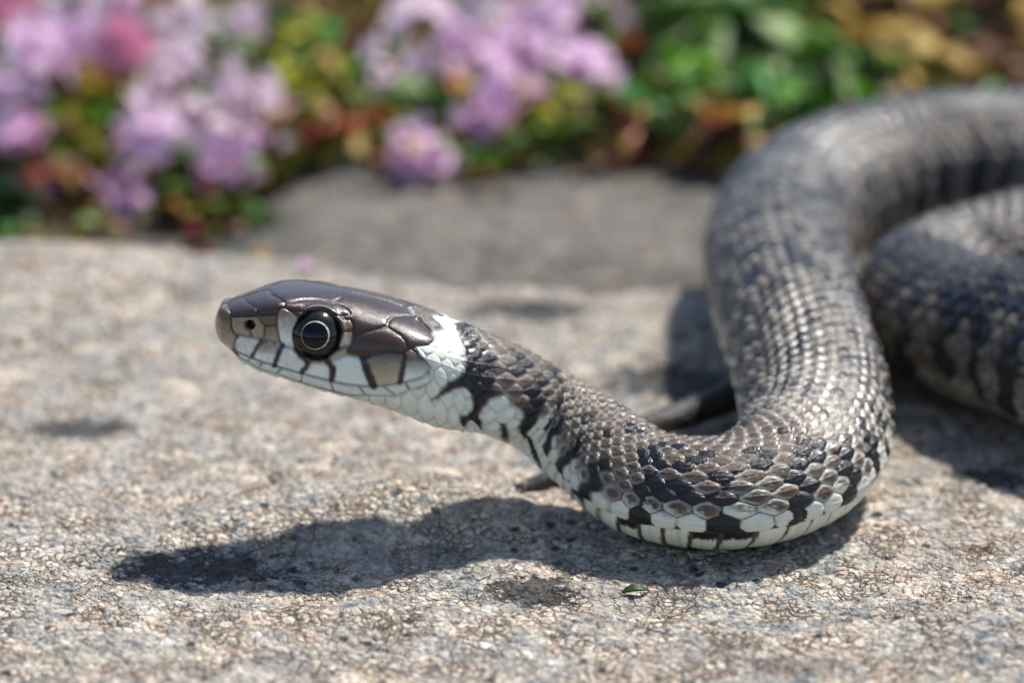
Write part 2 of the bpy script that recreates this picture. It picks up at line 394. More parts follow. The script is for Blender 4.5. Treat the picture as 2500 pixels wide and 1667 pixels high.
# lattice coordinate along the body
Pk = np.array([[0, .17], [2.2, .17], [2.7, .125], [3.3, .13], [4.0, .15], [4.7, .165], [5.3, .18], [7.5, .18], [9, .235], [12, .25], [30, .27], [S0+L-9, .14], [S0+L-2, .08], [S0+L, .06]])
per = np.interp(s_all, Pk[:, 0], Pk[:, 1])
ii = np.concatenate([[0], np.cumsum(np.diff(s_all)/(.5*(per[1:]+per[:-1])))])
TVs = .92-.335*sst(2.5, 3.5, s_all)+.05*sst(7, 10, s_all)+.09*sst(11, 14, s_all); TV = TVs[:, None]      # where the belly plates begin
q = np.clip(tt[None]/TV, 0, 1.0); rr = 9.5*q*(1.22-.22*q*q)   # row coordinate 0..9.5
I = np.repeat(ii[:, None], RN, 1); R = rr*side[None]
def ring_scales(I, R):
    best = np.full(I.shape, 9.); sec = np.full(I.shape, 9.)
    bk = np.zeros(I.shape); bj = np.zeros(I.shape); du_ = np.zeros(I.shape); dv_ = np.zeros(I.shape)
    j0 = np.round(R)
    for dj in (-1, 0, 1):
        j = np.clip(j0+dj, -9, 9); ofs = .5*(np.abs(j) % 2)
        k0 = np.round(I-ofs)
        for dk in (-1, 0, 1):
            k = k0+dk; du = I-(k+ofs); dv = R-j
            du = du-.10*dv*dv                                  # rounded rear edge
            d = np.sqrt((du/.60)**2+(dv/.78)**2+.35*np.abs(du/.6*dv/.78))+np.where(np.abs(j0+dj) > 9, 9., 0.)
            nbt = d < best
            sec = np.where(nbt, best, np.minimum(sec, d))
            bk = np.where(nbt, k, bk); bj = np.where(nbt, j, bj); du_ = np.where(nbt, du, du_); dv_ = np.where(nbt, dv, dv_)
            best = np.where(nbt, d, best)
    return best, sec, bk, bj, du_, dv_
nI, nR = fbm(I*1.7, R*1.7, 2, 5)*.035, fbm(I*1.9+4, R*1.9, 2, 6)*.04
D1, D2, K, J, DU, DV = ring_scales(I+nI, R+nR)
T2 = np.repeat(tt[None], len(ii), 0); SD = np.repeat(side[None], len(ii), 0); S2 = np.repeat(s_all[:, None], RN, 1)
ven = T2 > TV
# belly plates
vi = I+.28*((T2-TV)/(1-TV))**1.0*1.2+.0; vk = np.floor(vi+.5); vd = vi-vk      # -.5..+.5
ve = .5-np.abs(vd)
edge = np.where(ven, ve*2.4, (D2-D1))
CID = np.where(ven, hsh(vk, SD+3, 40), hsh(K, J+20, 41))
CID2 = np.where(ven, hsh(vk, SD+3, 42), hsh(K, J+20, 43))
width = (P5[:, 3].mean())
loc_r = np.concatenate([np.full(len(Uh), .55), P5[1:, 3]])[:, None]
gap = .80-.05*sst(7, 9, S2)+.12*(1-sst(2, 6, np.abs(R)))*(1-sst(7, 8.5, S2))                       # flank scales stand apart, back scales overlap
gap = gap+.05+.09*(np.abs(J) == 9)+.07*(np.abs(J) == 8)
dome = np.clip(1-(D1/(gap+.06))**3.2, 0, 1)**.6
Hs = .62*dome+.34*np.clip(DU/.5, -1, 1)*dome+.17*np.exp(-(DV/.07)**2)*dome
gut = 1-np.exp(-(np.clip(edge, 0, 1)/.07))
Hs = Hs*gut
Hv = (.35*(vd)+.3*(1-np.exp(-ve/.06)))
Hh = np.where(ven, Hv, Hs)
ampl = .042*np.clip(loc_r/.62, .12, 1.3)*(1+.35*sst(6.5, 8, S2))
# ---- pigment (linear colours)
def lin(*c): return np.array([(x/255/12.92 if x/255 < .04045 else ((x/255+.055)/1.055)**2.4) for x in c])
n1 = fbm(I*7, R*5, 3, 15)
n2 = fbm(I*26, R*20, 2, 16)
brown = lin(88, 67, 52); dbrown = lin(52, 40, 33); grey = lin(112, 104, 92); black = np.array([.008, .008, .011]); skin = np.array([.012, .010, .010]); white = lin(216, 218, 202); cream = lin(226, 226, 208)
absJ = np.abs(J)
C = np.zeros(I.shape+(3,))
mixv = lambda a, b, f: a*(1-f)[..., None]+b*f[..., None]
C[:] = brown
C = mixv(C, dbrown, np.clip(CID*.9, 0, 1)*np.ones_like(I))
C = C*((1+(CID2-.5)*.9*sst(6, 8, S2))*(1-.35*sst(6.5, 8.5, S2)))[..., None]
C = mixv(C, grey, np.clip((n1*.5+.15), 0, .5))
backf = sst(11., 16., S2)
C = mixv(C, lin(40, 36, 34)*np.ones_like(C)*(1-sst(2.5, 5.5, np.abs(R)))[..., None]+lin(98, 85, 73)*np.ones_like(C)*sst(2.5, 5.5, np.abs(R))[..., None], backf*.85)
# pale rims of each scale, towards the head and flanks
rim = sst(.45, .74, D1)*(.35+.65*sst(.25, -.35, DU) if False else .35+.65*(1-sst(-.35, .25, DU)))
rimc = lin(196, 196, 184)
C = mixv(C, rimc*np.ones_like(C), rim*np.clip(.30+.55*sst(3, 9, np.abs(R))+.25*CID2-.1, 0, .9)*(1-.5*sst(7, 9, S2)))
# lower flank rows turn white
fl = np.clip((np.abs(R)-7.2)/2.2+(CID-.5)*.55-(DU*.35)+n1*.25, 0, 1)
fl = sst(.30, .75, fl+n2*.12)
fl = fl*(1-.8*sst(11, 13, S2))
fl = np.where((absJ >= 9) & (S2 < 12), np.maximum(fl, sst(-.2, .35, (np.abs(R)-8.5)*.8+n2*.15)), fl)
C = mixv(C, white*np.ones_like(C), fl)
# skin between scales
C = mixv(C, skin*np.ones_like(C), np.maximum(sst(gap-.04, gap+.03, D1), (1-sst(.03+.05*sst(7, 8.5, S2), .09+.09*sst(7, 8.5, S2)+.07*sst(7, 8.4, np.abs(R)), edge))*.95))
# black blotches, one set on each flank and a smaller one beside the spine
sc_i = I-DU*.8                                                # decided scale by scale
def bars(off, half, r0, r1, ragged, phase_side):
    u = (sc_i/2.6+off+phase_side*SD+fbm(S2*.6, SD*3, 2, 33)*.25*(1-.7*sst(11, 14, S2))); kk = np.round(u); du = (u-kk)*2.6
    farb = sst(11, 14, S2); hw = half*((.6+.8*hsh(kk, SD+9+off*10, 60))*(1-farb)+1.15*farb)
    rc = np.abs(J+DV*.3); rlo = r0-1.0*sst(9, 13, S2)+2.0*(hsh(kk, SD+30, 61)-.4)
    return (np.abs(du+(rc-7)*.08) < hw)*(rc > rlo)*(rc < r1)*(hsh(K, J+50, 62) > ragged)
bl = bars(0., .50, 4.6, 9.9, .06, .1)
bl2 = np.maximum(bars(.5, .42, 1.6, 4.2, .25, .07), (vnoise(K*.7+3, J*.9, 88) > .80)*(S2 > 4.5)*(np.abs(J) < 8))
glint_fleck = sst(.0, .26, DU)*(1-sst(.26, .55, np.abs(DV)))*(1-sst(.62, .8, D1))*sst(6.0, 7.5, S2)*(1-sst(15, 20, S2))*np.where(CID2 > .25, .35+.65*CID2, 0)  # glints painted on the rear scale tips, along with some pale skin
C = mixv(C, lin(188, 192, 184)*np.ones_like(C), glint_fleck*.95)
bk_ = np.maximum(bl, bl2)*(S2 > 2.95)
C = mixv(C, black*np.ones_like(C), bk_*1.)
# belly
Vc = mixv(cream*np.ones_like(C), lin(150, 132, 108)*np.ones_like(C), np.clip(n1*.4-.05, 0, .3))
spk = (hsh(vk, SD+70, 71) < .25)*(T2 < .80+.1*hsh(vk, SD+2, 73))*((S2 < 2.8) == False)
Vc = mixv(Vc, black*np.ones_like(C), (spk*(1-sst(.045, .075, T2-TV+n2*.02)))*1.)
Vc = mixv(Vc, black*np.ones_like(C), sst(.90, .93, T2+n1*.03)*(S2 > 4)*1.)
Vc = mixv(Vc, lin(84, 68, 50)*np.ones_like(C), 1-sst(.06, .125, ve+n2*.01))
C = np.where(ven[..., None], Vc, C)
# belly is plain greenish white under the neck
# ---- the painted head and neck, drawn once from the side and mirrored
hn = int(np.searchsorted(s_all, 5.0))
Pn = POS[:hn].copy()
ccy = np.concatenate([np.full(len(Uh), SAG), P5[1:, 1]])[:hn, None]
far = (SD[:hn] < 0)
mir = Pn.copy()
mir_idx = (RN-np.arange(RN)) % RN
mir[:, :, :] = np.where(far[..., None], Pn[:, mir_idx], Pn)
Uu, Vv = toplane(mir)
Z1 = lambda pts: [(500+x/3.357, 640+y/3.357) for x, y in pts]
Z2 = lambda pts: [(1050+x/3.7325, 760+y/3.7325) for x, y in pts]
LINES = [ # (points, half width) thin plate sutures of the head
 ([(200,350),(205,400),(215,450),(215,540),(250,590),(272,605),(250,640),(236,692)],1.5),
 ([(195,352),(215,330),(260,290),(300,255)],1.2),([(300,250),(312,290),(340,320),(420,370),(440,440)],1.5),
 ([(215,447),(300,444),(440,436)],1.6),([(440,438),(520,434),(598,428)],1.2),([(440,450),(472,500),(500,522),(592,518)],1.4),
 ([(490,525),(492,570),(480,628)],1.5),([(250,590),(330,606),(480,632),(610,664),(660,697)],1.8),([(375,560),(386,610)],1.6),
 ([(610,384),(590,430),(590,500),(612,640),(650,692),(742,697)],1.9),
 ([(610,384),(650,370),(700,400),(760,440)],1.5),([(545,262),(520,215),(500,190)],1.1),([(545,262),(600,285),(660,327),(640,360),(610,384)],1.5),
 ([(660,327),(720,320),(800,304),(900,303),(1000,318),(1090,345),(1165,380),(1188,420),(1150,440)],1.5),
 ([(690,395),(830,412),(900,405),(1010,408),(1100,448),(1150,440)],1.6),
 ([(1060,318),(1120,290),(1140,262)],1.1),
 ([(1110,460),(1190,470),(1216,512),(1206,560),(1135,572)],1.5),([(1206,560),(1216,600),(1190,680),(1108,692)],1.5),([(1165,698),(1166,760),(1040,802),(1010,782)],1.5),
 ([(1216,600),(1240,602),(1320,570),(1420,545),(1492,522),(1510,472),(1560,442),(1650,438),(1720,442)],2.3),
 ([(1492,522),(1540,556),(1605,600),(1642,645),(1665,702)],1.4),
 ([(1168,752),(1280,775),(1400,745),(1480,725),(1560,728),(1620,748),(1665,712),(1730,694),(1840,684),(1882,650),(1882,600),(1850,560),(1800,505),(1760,465),(1720,442)],2.8),
 ([(1720,442),(1690,410),(1660,390),(1640,360)],1.6),
 ([(240,690),(270,735),(370,778),(470,815),(560,842),(700,885),(800,912),(900,940),(1040,975),(1150,1000),(1350,1019),(1470,1013),(1600,990),(1700,967),(1790,940),(1842,890),(1852,860),(1820,810),(1760,755),(1700,715)],1.8),
 ([(258,735),(285,782),(350,812),(440,872),(600,918),(700,952),(800,986),(900,1015),(1050,1057),(1200,1092),(1320,1090),(1560,1097),(1680,1045),(1760,1030),(1850,985),(1842,890)],1.3),
 ([(375,780),(350,812)],1.2),([(478,822),(440,865)],1.3),([(632,868),(590,912)],1.8),([(800,915),(790,978)],1.3),([(1033,985),(1050,1050),(1110,1085)],1.5),([(1262,1018),(1318,1088)],1.8),([(1468,1018),(1520,1060),(1568,1095)],1.5),([(1640,985),(1676,1040)],3.0),
]
BARS = [ # black bands between the lip plates
 ([(462,650),(430,700),(385,775)],4.6),([(640,680),(600,760),(572,840)],6.2),([(790,760),(850,830),(792,905)],6.0),([(740,705),(790,770),(860,800),(930,795),(1000,790)],5.5),
 ([(985,785),(1055,870),(1040,960)],7.6),([(1300,795),(1335,900),(1385,1010)],9.5),([(1640,770),(1628,850),(1600,985)],6.5),([(270,612),(262,600)],2.5),
 ([(1180,752),(1290,775),(1345,780)],4.0)]
def dist_poly(U, V, pts):
    d = np.full(U.shape, 1e9)
    for (x0, y0), (x1, y1) in zip(pts[:-1], pts[1:]):
        dx, dy = x1-x0, y1-y0; t = np.clip(((U-x0)*dx+(V-y0)*dy)/(dx*dx+dy*dy+1e-9), 0, 1)
        d = np.minimum(d, np.hypot(U-x0-t*dx, V-y0-t*dy))
    return d
def inside(U, V, pts):
    r = np.zeros(U.shape, bool); n = len(pts)
    for a in range(n):
        (x0, y0), (x1, y1) = pts[a], pts[(a+1) % n]
        if y0 == y1: continue
        r ^= ((y0 > V) != (y1 > V)) & (U < (x1-x0)*(V-y0)/(y1-y0)+x0)
    return r
nw1 = fbm(Uu/9, Vv/9, 3, 201); nw2 = fbm(Uu/3.0, Vv/3.0, 2, 203)
nw3 = fbm(Uu/7+40, Vv/7, 3, 207)
Ua = Uu+nw1*2.5; Va = Vv+nw3*2.5                        # ragged pigment edges
plate_zone = inside(Uu, Vv, Z1([(-200,-200),(1600,-200),(1640,345),(1720,442),(1760,465),(1800,505),(1850,560),(1882,600),(1882,650),(1840,684),(1730,694),(1760,755),(1820,810),(1852,860),(1842,890),(1850,985),(1760,1030),(1680,1045),(1560,1097),(1320,1090),(1200,1092),(1050,1057),(900,1015),(800,986),(700,952),(600,918),(440,872),(350,812),(285,782),(240,735),(-200,700)]))
plate_zone &= (T2[:hn] < .93) & (S2[:hn] < 2.45)
topd = lin(52, 38, 31)
hc = np.zeros(Uu.shape+(3,)); hc[:] = topd
def fill(pts, col, col2=None, v0=0, v1=1):                    # polygon fill with an optional pigment gradient downwards
    m = inside(Ua, Va, Z1(pts)); c = np.array(col)*np.ones(hc.shape)
    if col2 is not None:
        f = np.clip((Vv-(640+v0/3.357))/((v1-v0)/3.357), 0, 1); f = np.clip(f+nw2*.30*(4*f*(1-f)+.15), 0, 1)
        c = c*(1-f)[..., None]+np.array(col2)*f[..., None]
    hc[m] = c[m]
tan = lin(150, 130, 108); wht = lin(222, 226, 216)
fill([(-200,330),(180,330),(210,450),(215,540),(270,600),(240,700),(-200,700)], lin(92,72,56), lin(178,160,138), 450, 690)
fill([(210,445),(440,436),(500,520),(492,632),(250,592)], lin(146,124,104), lin(168,150,128), 450, 620)
fill([(440,436),(600,430),(592,520),(500,522)], lin(104,82,68))
fill([(490,520),(592,518),(612,664),(480,632)], lin(120,100,80), lin(172,152,122), 520, 660)
fill([(610,384),(650,370),(760,440),(720,560),(742,697),(650,692),(612,640),(590,500)], lin(128,104,86), wht, 400, 600)
fill([(1110,460),(1190,470),(1216,512),(1206,560),(1135,572)], lin(96,74,56), lin(110,86,66), 460, 570)
fill([(1135,572),(1206,560),(1216,600),(1190,680),(1100,692)], lin(128,104,84), lin(206,198,184), 570, 690)
fill([(1165,698),(1166,760),(1040,802),(1010,782)], lin(178,164,146))
fill([(1216,600),(1492,522),(1605,600),(1665,702),(1620,748),(1480,725),(1400,745),(1280,775),(1168,752)], lin(64,47,38))
fill([(272,600),(480,632),(610,664),(660,697),(742,697),(900,790),(1040,802),(1168,760),(1280,775),(1340,800),(1400,1015),(1150,1000),(900,940),(560,842),(370,778),(236,692)], lin(214,210,200), wht, 620, 740)
fill([(470,640),(640,685),(600,760),(440,735)], lin(112,86,66), lin(200,196,186), 650, 760)
fill([(690,700),(800,730),(800,830),(740,760)], lin(188,178,160), wht, 700, 820)
fill([(880,800),(1000,800),(1040,880),(850,880)], lin(120,94,74), wht, 795, 850)
fill([(1340,790),(1400,745),(1480,725),(1560,728),(1640,760),(1600,992),(1470,1013),(1400,1016)], lin(92,74,60), lin(190,172,146), 750, 960)
fill([(1620,748),(1700,715),(1760,755),(1820,810),(1852,860),(1842,890),(1790,940),(1600,992)], lin(108,90,74), wht, 790, 930)
fill([(236,692),(370,778),(560,842),(800,912),(1040,975),(1350,1019),(1600,990),(1790,940),(1842,890),(1850,985),(1680,1045),(1560,1097),(1200,1092),(800,986),(440,872),(285,782)], lin(214,220,210))
dl = np.full(Uu.shape, 1e9); wl = np.zeros(Uu.shape)
for pts, w in LINES:
    d = dist_poly(Uu, Vv, Z1(pts))-w-.45; dl = np.minimum(dl, d)
db = np.full(Uu.shape, 1e9)
for pts, w in BARS: db = np.minimum(db, dist_poly(Ua, Va, Z1(pts))-w)
mid = np.abs(LAT[:hn])*242
seam = np.where((Uu > 834) & (Uu < 985), mid-1.2, 1e9); seam = np.minimum(seam, np.where((Uu > 540) & (Uu < 655), mid-1.0, 1e9))
dl = np.minimum(dl, seam)
whiteness = sst(.25, .55, hc[..., 0])
hc = mixv(hc, lin(30, 25, 22)*np.ones(hc.shape), (1-sst(-.6, 1.2, dl))*(1.-.28*whiteness))
hc = mixv(hc, np.array([.008, .007, .007])*np.ones(hc.shape), 1-sst(-1., 1.5, db))
# speckling of the brown plates
sp = (hsh(np.floor(Uu/2.2), np.floor(Vv/2.2), 77) > .93)*sst(.10, .3, hc[..., 0])*(Vv < 900)*(Uu < 760)
hc = mixv(hc, lin(50, 38, 30)*np.ones(hc.shape), sp*.6)
# eye socket and nostril
de = np.hypot((Uu-775), (Vv-816)); hc = mixv(hc, np.array([.006, .006, .007])*np.ones(hc.shape), 1-sst(57, 61, de))
dn = np.hypot((Uu-610.5)/1.15, Vv-792); hc = mixv(hc, np.array([.004, .004, .004])*np.ones(hc.shape), 1-sst(10, 13, dn))
# neck and throat paint over the lattice
nc = C[:hn].copy(); latt_edge = edge[:hn]
lowneck = (T2[:hn] > .50)
WH = np.array([lin(222, 226, 214)])*np.ones(hc.shape)
line_sc = 1-sst(.03, .12, latt_edge)
WHs = mixv(WH, lin(120, 118, 104)*np.ones(hc.shape), line_sc*.8)
collar = inside(Ua, Va, [(900,700),(1021,735),(1051,742),(1085,765),(1108,795),(1124,830),(1134,865),(1135,893),(1120,915),(1160,930),(1260,1000),(1190,1130),(900,1080),(500,900),(500,700)])
whl = inside(Ua, Va, Z2([(480,1090),(440,940),(510,850),(600,800),(690,750),(725,840),(830,900),(840,980),(900,1080),(980,1010),(965,1150),(1050,1270),(1110,1420),(1200,1480),(1250,1568),(1150,1640),(900,1500),(400,1150)]))
m = (collar | whl) & (Uu < 1400)
nc[m] = WHs[m]
dorsb = inside(Ua, Va, Z1([(1640,340),(1720,442),(1760,465),(1850,560),(1930,580),(1970,560),(1930,500),(1830,420),(1750,360),(1660,330)]))
nc[dorsb] = lin(86, 76, 68)
Kp = Z2([(170,60),(260,200),(295,330),(315,430),(300,540),(250,600),(160,640),(60,750),(0,800),(10,815),(150,745),(240,700),(320,690),(375,760),(380,870),(340,925),(270,945),(285,1030),(310,1045),(345,980),(390,990),(440,1040),(480,1060),(470,1000),(440,930),(500,850),(530,810),(620,760),(560,700),(590,640),(560,560),(640,520),(600,430),(480,330),(380,190),(260,90)])
K2 = Z2([(1000,760),(1080,700),(1060,800),(1000,930),(900,1090),(860,1160),(810,1100),(800,1040),(850,930),(900,850)])
K3 = Z2([(640,1010),(690,1010),(720,1100),(715,1225),(670,1200),(650,1130)])
K4 = Z2([(860,1080),(930,1160),(1000,1330),(1050,1500),(1000,1430),(930,1290)])
km = inside(Ua, Va, Kp) | inside(Ua, Va, K2) | inside(Ua, Va, K3) | inside(Ua, Va, K4)
nc[km & (Uu > 1040)] = black*1.1
pz = plate_zone
C[:hn] = np.where(pz[..., None], hc, nc)
Cn = (1+n2*.10+fbm(I*3, R*3, 2, 18)*.10)[..., None]; C = np.clip(C*Cn, 0, 1)
for _ in range(2):                                            # soften stair-steps of the pigment edges
    cs = C[:hn].copy(); cs[1:-1] = (C[:hn][:-2]+2*C[:hn][1:-1]+C[:hn][2:])/4
    C[:hn] = (np.roll(cs, 1, 1)+2*cs+np.roll(cs, -1, 1))/4
tl = 1-.86*sst(S0+L-12, S0+L-8, s_all)  # tail's dark brown deepened, the shade it lies in painted into the colour
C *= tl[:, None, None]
# ---- relief
Hd = Hh*ampl
nsc = (~pz)
hd = .009*(1-np.exp(-np.clip(dl, 0, 99)/7.))-.008*(1-sst(-1., 1.0, dl))
hd = hd-.10*(1-sst(40, 62, de))+.022*np.exp(-((de-66)/6)**2)
hd = hd-.09*(1-sst(5, 13, dn))+.014*np.exp(-((dn-17)/4)**2)
tipf = sst(526, 545, Uu)
bf = sst(-4, 10, dist_poly(Uu, Vv, Z1([(1640,345),(1720,442),(1882,600),(1882,650),(1730,694),(1852,860),(1850,985),(1680,1045),(1200,1092),(800,986),(440,872),(285,782),(236,735)])))
smallneck = np.where(S2[:hn] < 2.6, .55, 1.)
Hd[:hn] = np.where(pz, hd*tipf, Hd[:hn]*smallneck)
# the chin and throat seam fades smoothly
Hd[:hn] *= np.where(~pz, sst(0, .35, S2[:hn]), 1)
dPs = np.gradient(POS, axis=0); dPt = np.roll(POS, -1, 1)-np.roll(POS, 1, 1)
Nn = np.cross(dPt, dPs); Nn /= (np.linalg.norm(Nn, axis=2)[..., None]+1e-12)
outw = POS-cen[:, None]; sgn = np.sign((Nn*outw).sum(2).mean()); Nn *= sgn
Nn[0] = (-1, 0, 0)
wid = np.linalg.norm(POS-cen[:, None], axis=2).mean(1)
POS = POS+Nn*Hd[..., None]
# body settles on the stone
gh = rock_h(POS[..., 0], POS[..., 1], False)+.012
bodym = (S2 > 4.2)
pen = gh-POS[..., 2]
POS[..., 2] = np.where(bodym & (pen > -.03), gh+np.maximum(-pen, 0)*0+.004*np.tanh(-pen/.05)+.0, POS[..., 2])
nS = len(ii)
v = POS.reshape(-1, 3)
idx = np.arange(nS*RN).reshape(nS, RN); j2 = np.roll(idx, -1, 1)
quads = np.stack([idx[:-1], idx[1:], j2[1:], j2[:-1]], -1).reshape(-1, 4)
if sgn < 0: quads = quads[:, ::-1]
glossy = np.where(np.repeat((s_all < 5)[:, None], RN, 1), 0., 0.)
glossy[:hn] = np.where(pz, 1., 0.)
N = NT('snake_skin')
at = N.node('ShaderNodeAttribute', attribute_name='pigment'); gl = N.node('ShaderNodeAttribute', attribute_name='plate')
v3 = N.coords()
uvn = N.node('ShaderNodeUVMap', uv_map='UVMap').outputs[0]
st = N.node('ShaderNodeVectorMath', {0: uvn, 1: (2.2, 34., 0.)}, operation='MULTIPLY').outputs[0]
stn = N.node('ShaderNodeTexNoise', {'Vector': st, 'Scale': 1.0, 'Detail': 2.0}).outputs[0]
rot = N.node('ShaderNodeMapping', {'Vector': v3, 'Rotation': (.0, .6, .0), 'Scale': (150., 60., 22.)}).outputs[0]
scr = N.node('ShaderNodeTexNoise', {'Vector': rot, 'Scale': 1.0, 'Detail': 2.0}).outputs[0]
grn = N.noise(v3, 90, 3, .6)
cc = N.mix(.35, at.outputs['Color'], N.ramp(grn, [(.3, .36), (.5, .5), (.7, .64)]), 'OVERLAY')
N.link(cc, 'Base Color')
hh = N.node('ShaderNodeMix', {0: gl.outputs['Fac'], 2: stn, 3: scr}); hh.data_type = 'FLOAT'
b1 = N.bump(hh.outputs[0], .8, .00006)
b2 = N.bump(grn, .25, .00003, b1)
N.link(b2, 'Normal')
rg = N.node('ShaderNodeMix', {0: gl.outputs['Fac'], 2: .22, 3: .24}); rg.data_type = 'FLOAT'
N.link(N.math('ADD', rg.outputs[0], N.math('MULTIPLY', N.math('SUBTRACT', N.noise(v3, 6, 5, .7), .5), .35)), 'Roughness')
N.set(Specular_IOR_Level=.36, Coat_Roughness=.16)
N.link(N.math('ADD', N.math('MULTIPLY', gl.outputs['Fac'], .22), .14), 'Coat Weight')
M_skin = N.m
uvs = np.stack([I.ravel(), (R+np.where(ven, (T2-TV)*14*SD, 0)).ravel()], 1)
snake = empty('snake', (2.2, 28, 0))
tag(snake, 'coiled grass snake with raised head, white collar and dark checkered scales, lying on the boulder', 'snake')
body = link('body', np_mesh('snake_body', v, quads, M_skin, attrs={'pigment': C.reshape(-1, 3), 'plate': glossy.ravel()}, uv=uvs))
body.parent = snake; body.matrix_parent_inverse = Matrix.Translation(snake.location).inverted()
# eyes
def simple(name, col, rough=.5, **kw):
    n = NT(name); n.set(Base_Color=tuple(col)+(1,), Roughness=rough, **kw); return n.m
N = NT('eyeball'); vv3 = N.coords()
N.link(N.ramp(N.noise(vv3, 14, 4), [(.35, (.004, .004, .005)), (.65, (.012, .008, .006))]), 'Base Color'); N.set(Roughness=.12, Specular_IOR_Level=.4)
M_eye = N.m
N = NT('iris_gold'); vv3 = N.coords()
N.link(N.ramp(N.noise(vv3, 30, 3), [(.3, (.30, .22, .12)), (.7, (.80, .76, .62))]), 'Base Color'); N.set(Roughness=.25, Coat_Weight=1.)
M_iris = N.m
M_pup = simple('pupil_black', (.001, .0015, .005), .06, Specular_IOR_Level=.3)
def cap(r, a0, a1, na, nseg, ecc=0.):        # spherical zone around +Z between polar angles
    a = np.linspace(a0, a1, na); p = np.linspace(0, 2*np.pi, nseg, endpoint=False)
    A, Pp = np.meshgrid(a, p, indexing='ij')
    vx = np.stack([r*np.sin(A)*np.cos(Pp), r*np.sin(A)*np.sin(Pp), r*np.cos(A)], -1).reshape(-1, 3)
    i = np.arange(na*nseg).reshape(na, nseg); j = np.roll(i, -1, 1)
    return vx, np.stack([i[:-1], i[1:], j[1:], j[:-1]], -1).reshape(-1, 4)
for sgn_, look in ((1, Vector((-.03, -.965, .25))), (-1, Vector((-.03, .965, .25)))):
    x, y, z = unplane(775, 816, .36 if sgn_ > 0 else .36)
    e = empty('eye', (x, SAG-.355*sgn_, z))
    rotm = look.normalized().to_track_quat('Z', 'Y').to_matrix().to_4x4()
    wm = Matrix.Translation(e.location)@rotm
    e.parent = snake; e.matrix_parent_inverse = Matrix.Translation(snake.location).inverted(); e.rotation_euler = rotm.to_euler()
    vx, qd = cap(.292, 1e-3, math.pi-1e-3, 40, 72)
    link('eyeball', np_mesh('eyeball', vx, qd, M_eye), e)
    ap = math.asin(.128/.292); ar = math.asin(.145/.292)
    vx, qd = cap(.2965, ap-.02, ar, 5, 72)
    tw = .5+.5*np.cos(np.arctan2(vx[:, 1], vx[:, 0])-.4)          # the ring is broader on one side
    rad = np.hypot(vx[:, 0], vx[:, 1]); tgt = .126+(rad-rad.min())/(rad.max()-rad.min())*(.008+.014*tw); vx[:, :2] *= (tgt/rad)[:, None]; vx[:, 2] = np.sqrt(.2965**2-tgt**2)
    link('iris_ring', np_mesh('iris_ring', vx, qd, M_iris), e)
    # pupil: a slightly steeper lens
    vx, qd = cap(.2990, 1e-3, ap, 16, 72); vx[:, 2] += .008*(1-(np.hypot(vx[:, 0], vx[:, 1])/.128)**2)
    link('pupil', np_mesh('pupil', vx, qd, M_pup), e)
# ------------------------------------------------------------------ plants behind the stones
def leafm(name, dark, light):
    n = NT(name); oi = n.node('ShaderNodeObjectInfo'); vv = n.coords()
    f = n.math('ADD', n.math('MULTIPLY', oi.outputs['Random'], .6), n.math('MULTIPLY', n.noise(vv, 2.5, 3), .5))
    n.link(n.ramp(f, [(.15, dark), (.95, light)]), 'Base Color')
    n.set(Roughness=.45, Specular_IOR_Level=.4)
    tr = n.node('ShaderNodeBsdfTranslucent'); n.t.links.new(n.b.inputs['Base Color'].links[0].from_socket, tr.inputs[0])
    mx = n.node('ShaderNodeMixShader'); mx.inputs[0].default_value = .5
    n.t.links.new(n.b.outputs[0], mx.inputs[1]); n.t.links.new(tr.outputs[0], mx.inputs[2])
    n.t.links.new(mx.outputs[0], n.n['Material Output'].inputs[0]); return n.m
LM = {'olive': leafm('leaf_olive', (0.123, 0.135, 0.009), (0.450, 0.450, 0.023)), 'green': leafm('leaf_green', (0.033, 0.113, 0.017), (0.180, 0.405, 0.049)),
      'dark': leafm('leaf_dark', (0.013, 0.049, 0.012), (0.041, 0.123, 0.032)), 'sage': leafm('leaf_sage', (0.135, 0.202, 0.067), (0.383, 0.518, 0.202)),
      'yellow': leafm('leaf_yellow', (0.293, 0.293, 0.013), (0.674, 0.674, 0.045)), 'gold': leafm('leaf_gold', (0.315, 0.191, 0.045), (0.750, 0.563, 0.158)),
      'rust': leafm('leaf_rust', (0.248, 0.067, 0.032), (0.719, 0.248, 0.113)), 'red': leafm('leaf_red', (0.225, 0.028, 0.032), (0.584, 0.090, 0.090)),
      'brown': leafm('leaf_brown', (0.160, 0.062, 0.032), (0.360, 0.213, 0.102)), 'lime': leafm('leaf_lime', (0.135, 0.336, 0.009), (0.360, 0.719, 0.023)),
      'mint': leafm('leaf_mint', (0.180, 0.405, 0.180), (0.450, 0.750, 0.383))}
FM = {'lilac': leafm('petal_lilac', (.72, .46, .68), (.92, .72, .88)), 'pale': leafm('petal_pale', (.74, .56, .68), (.92, .78, .86)),
      'white': leafm('petal_whitish', (.74, .62, .72), (.86, .80, .84)), 'purple': leafm('petal_purple', (.60, .34, .56), (.84, .56, .78)),
      'pink': leafm('petal_pink', (.48, .12, .24), (.70, .30, .46))}
M_stem = leafm('stem_red', (.10, .025, .015), (.22, .07, .04)); M_calyx = leafm('calyx_red', (.14, .03, .03), (.28, .06, .06))
def small_mesh(name, vs, fs, mats, mi=None):
    me = bpy.data.meshes.new(name); me.from_pydata([tuple(c*CM for c in p) for p in vs], [], fs)
    for m in mats: me.materials.append(m)
    if mi: me.polygons.foreach_set('material_index', mi)
    me.polygons.foreach_set('use_smooth', [True]*len(me.polygons)); me.update(); return me
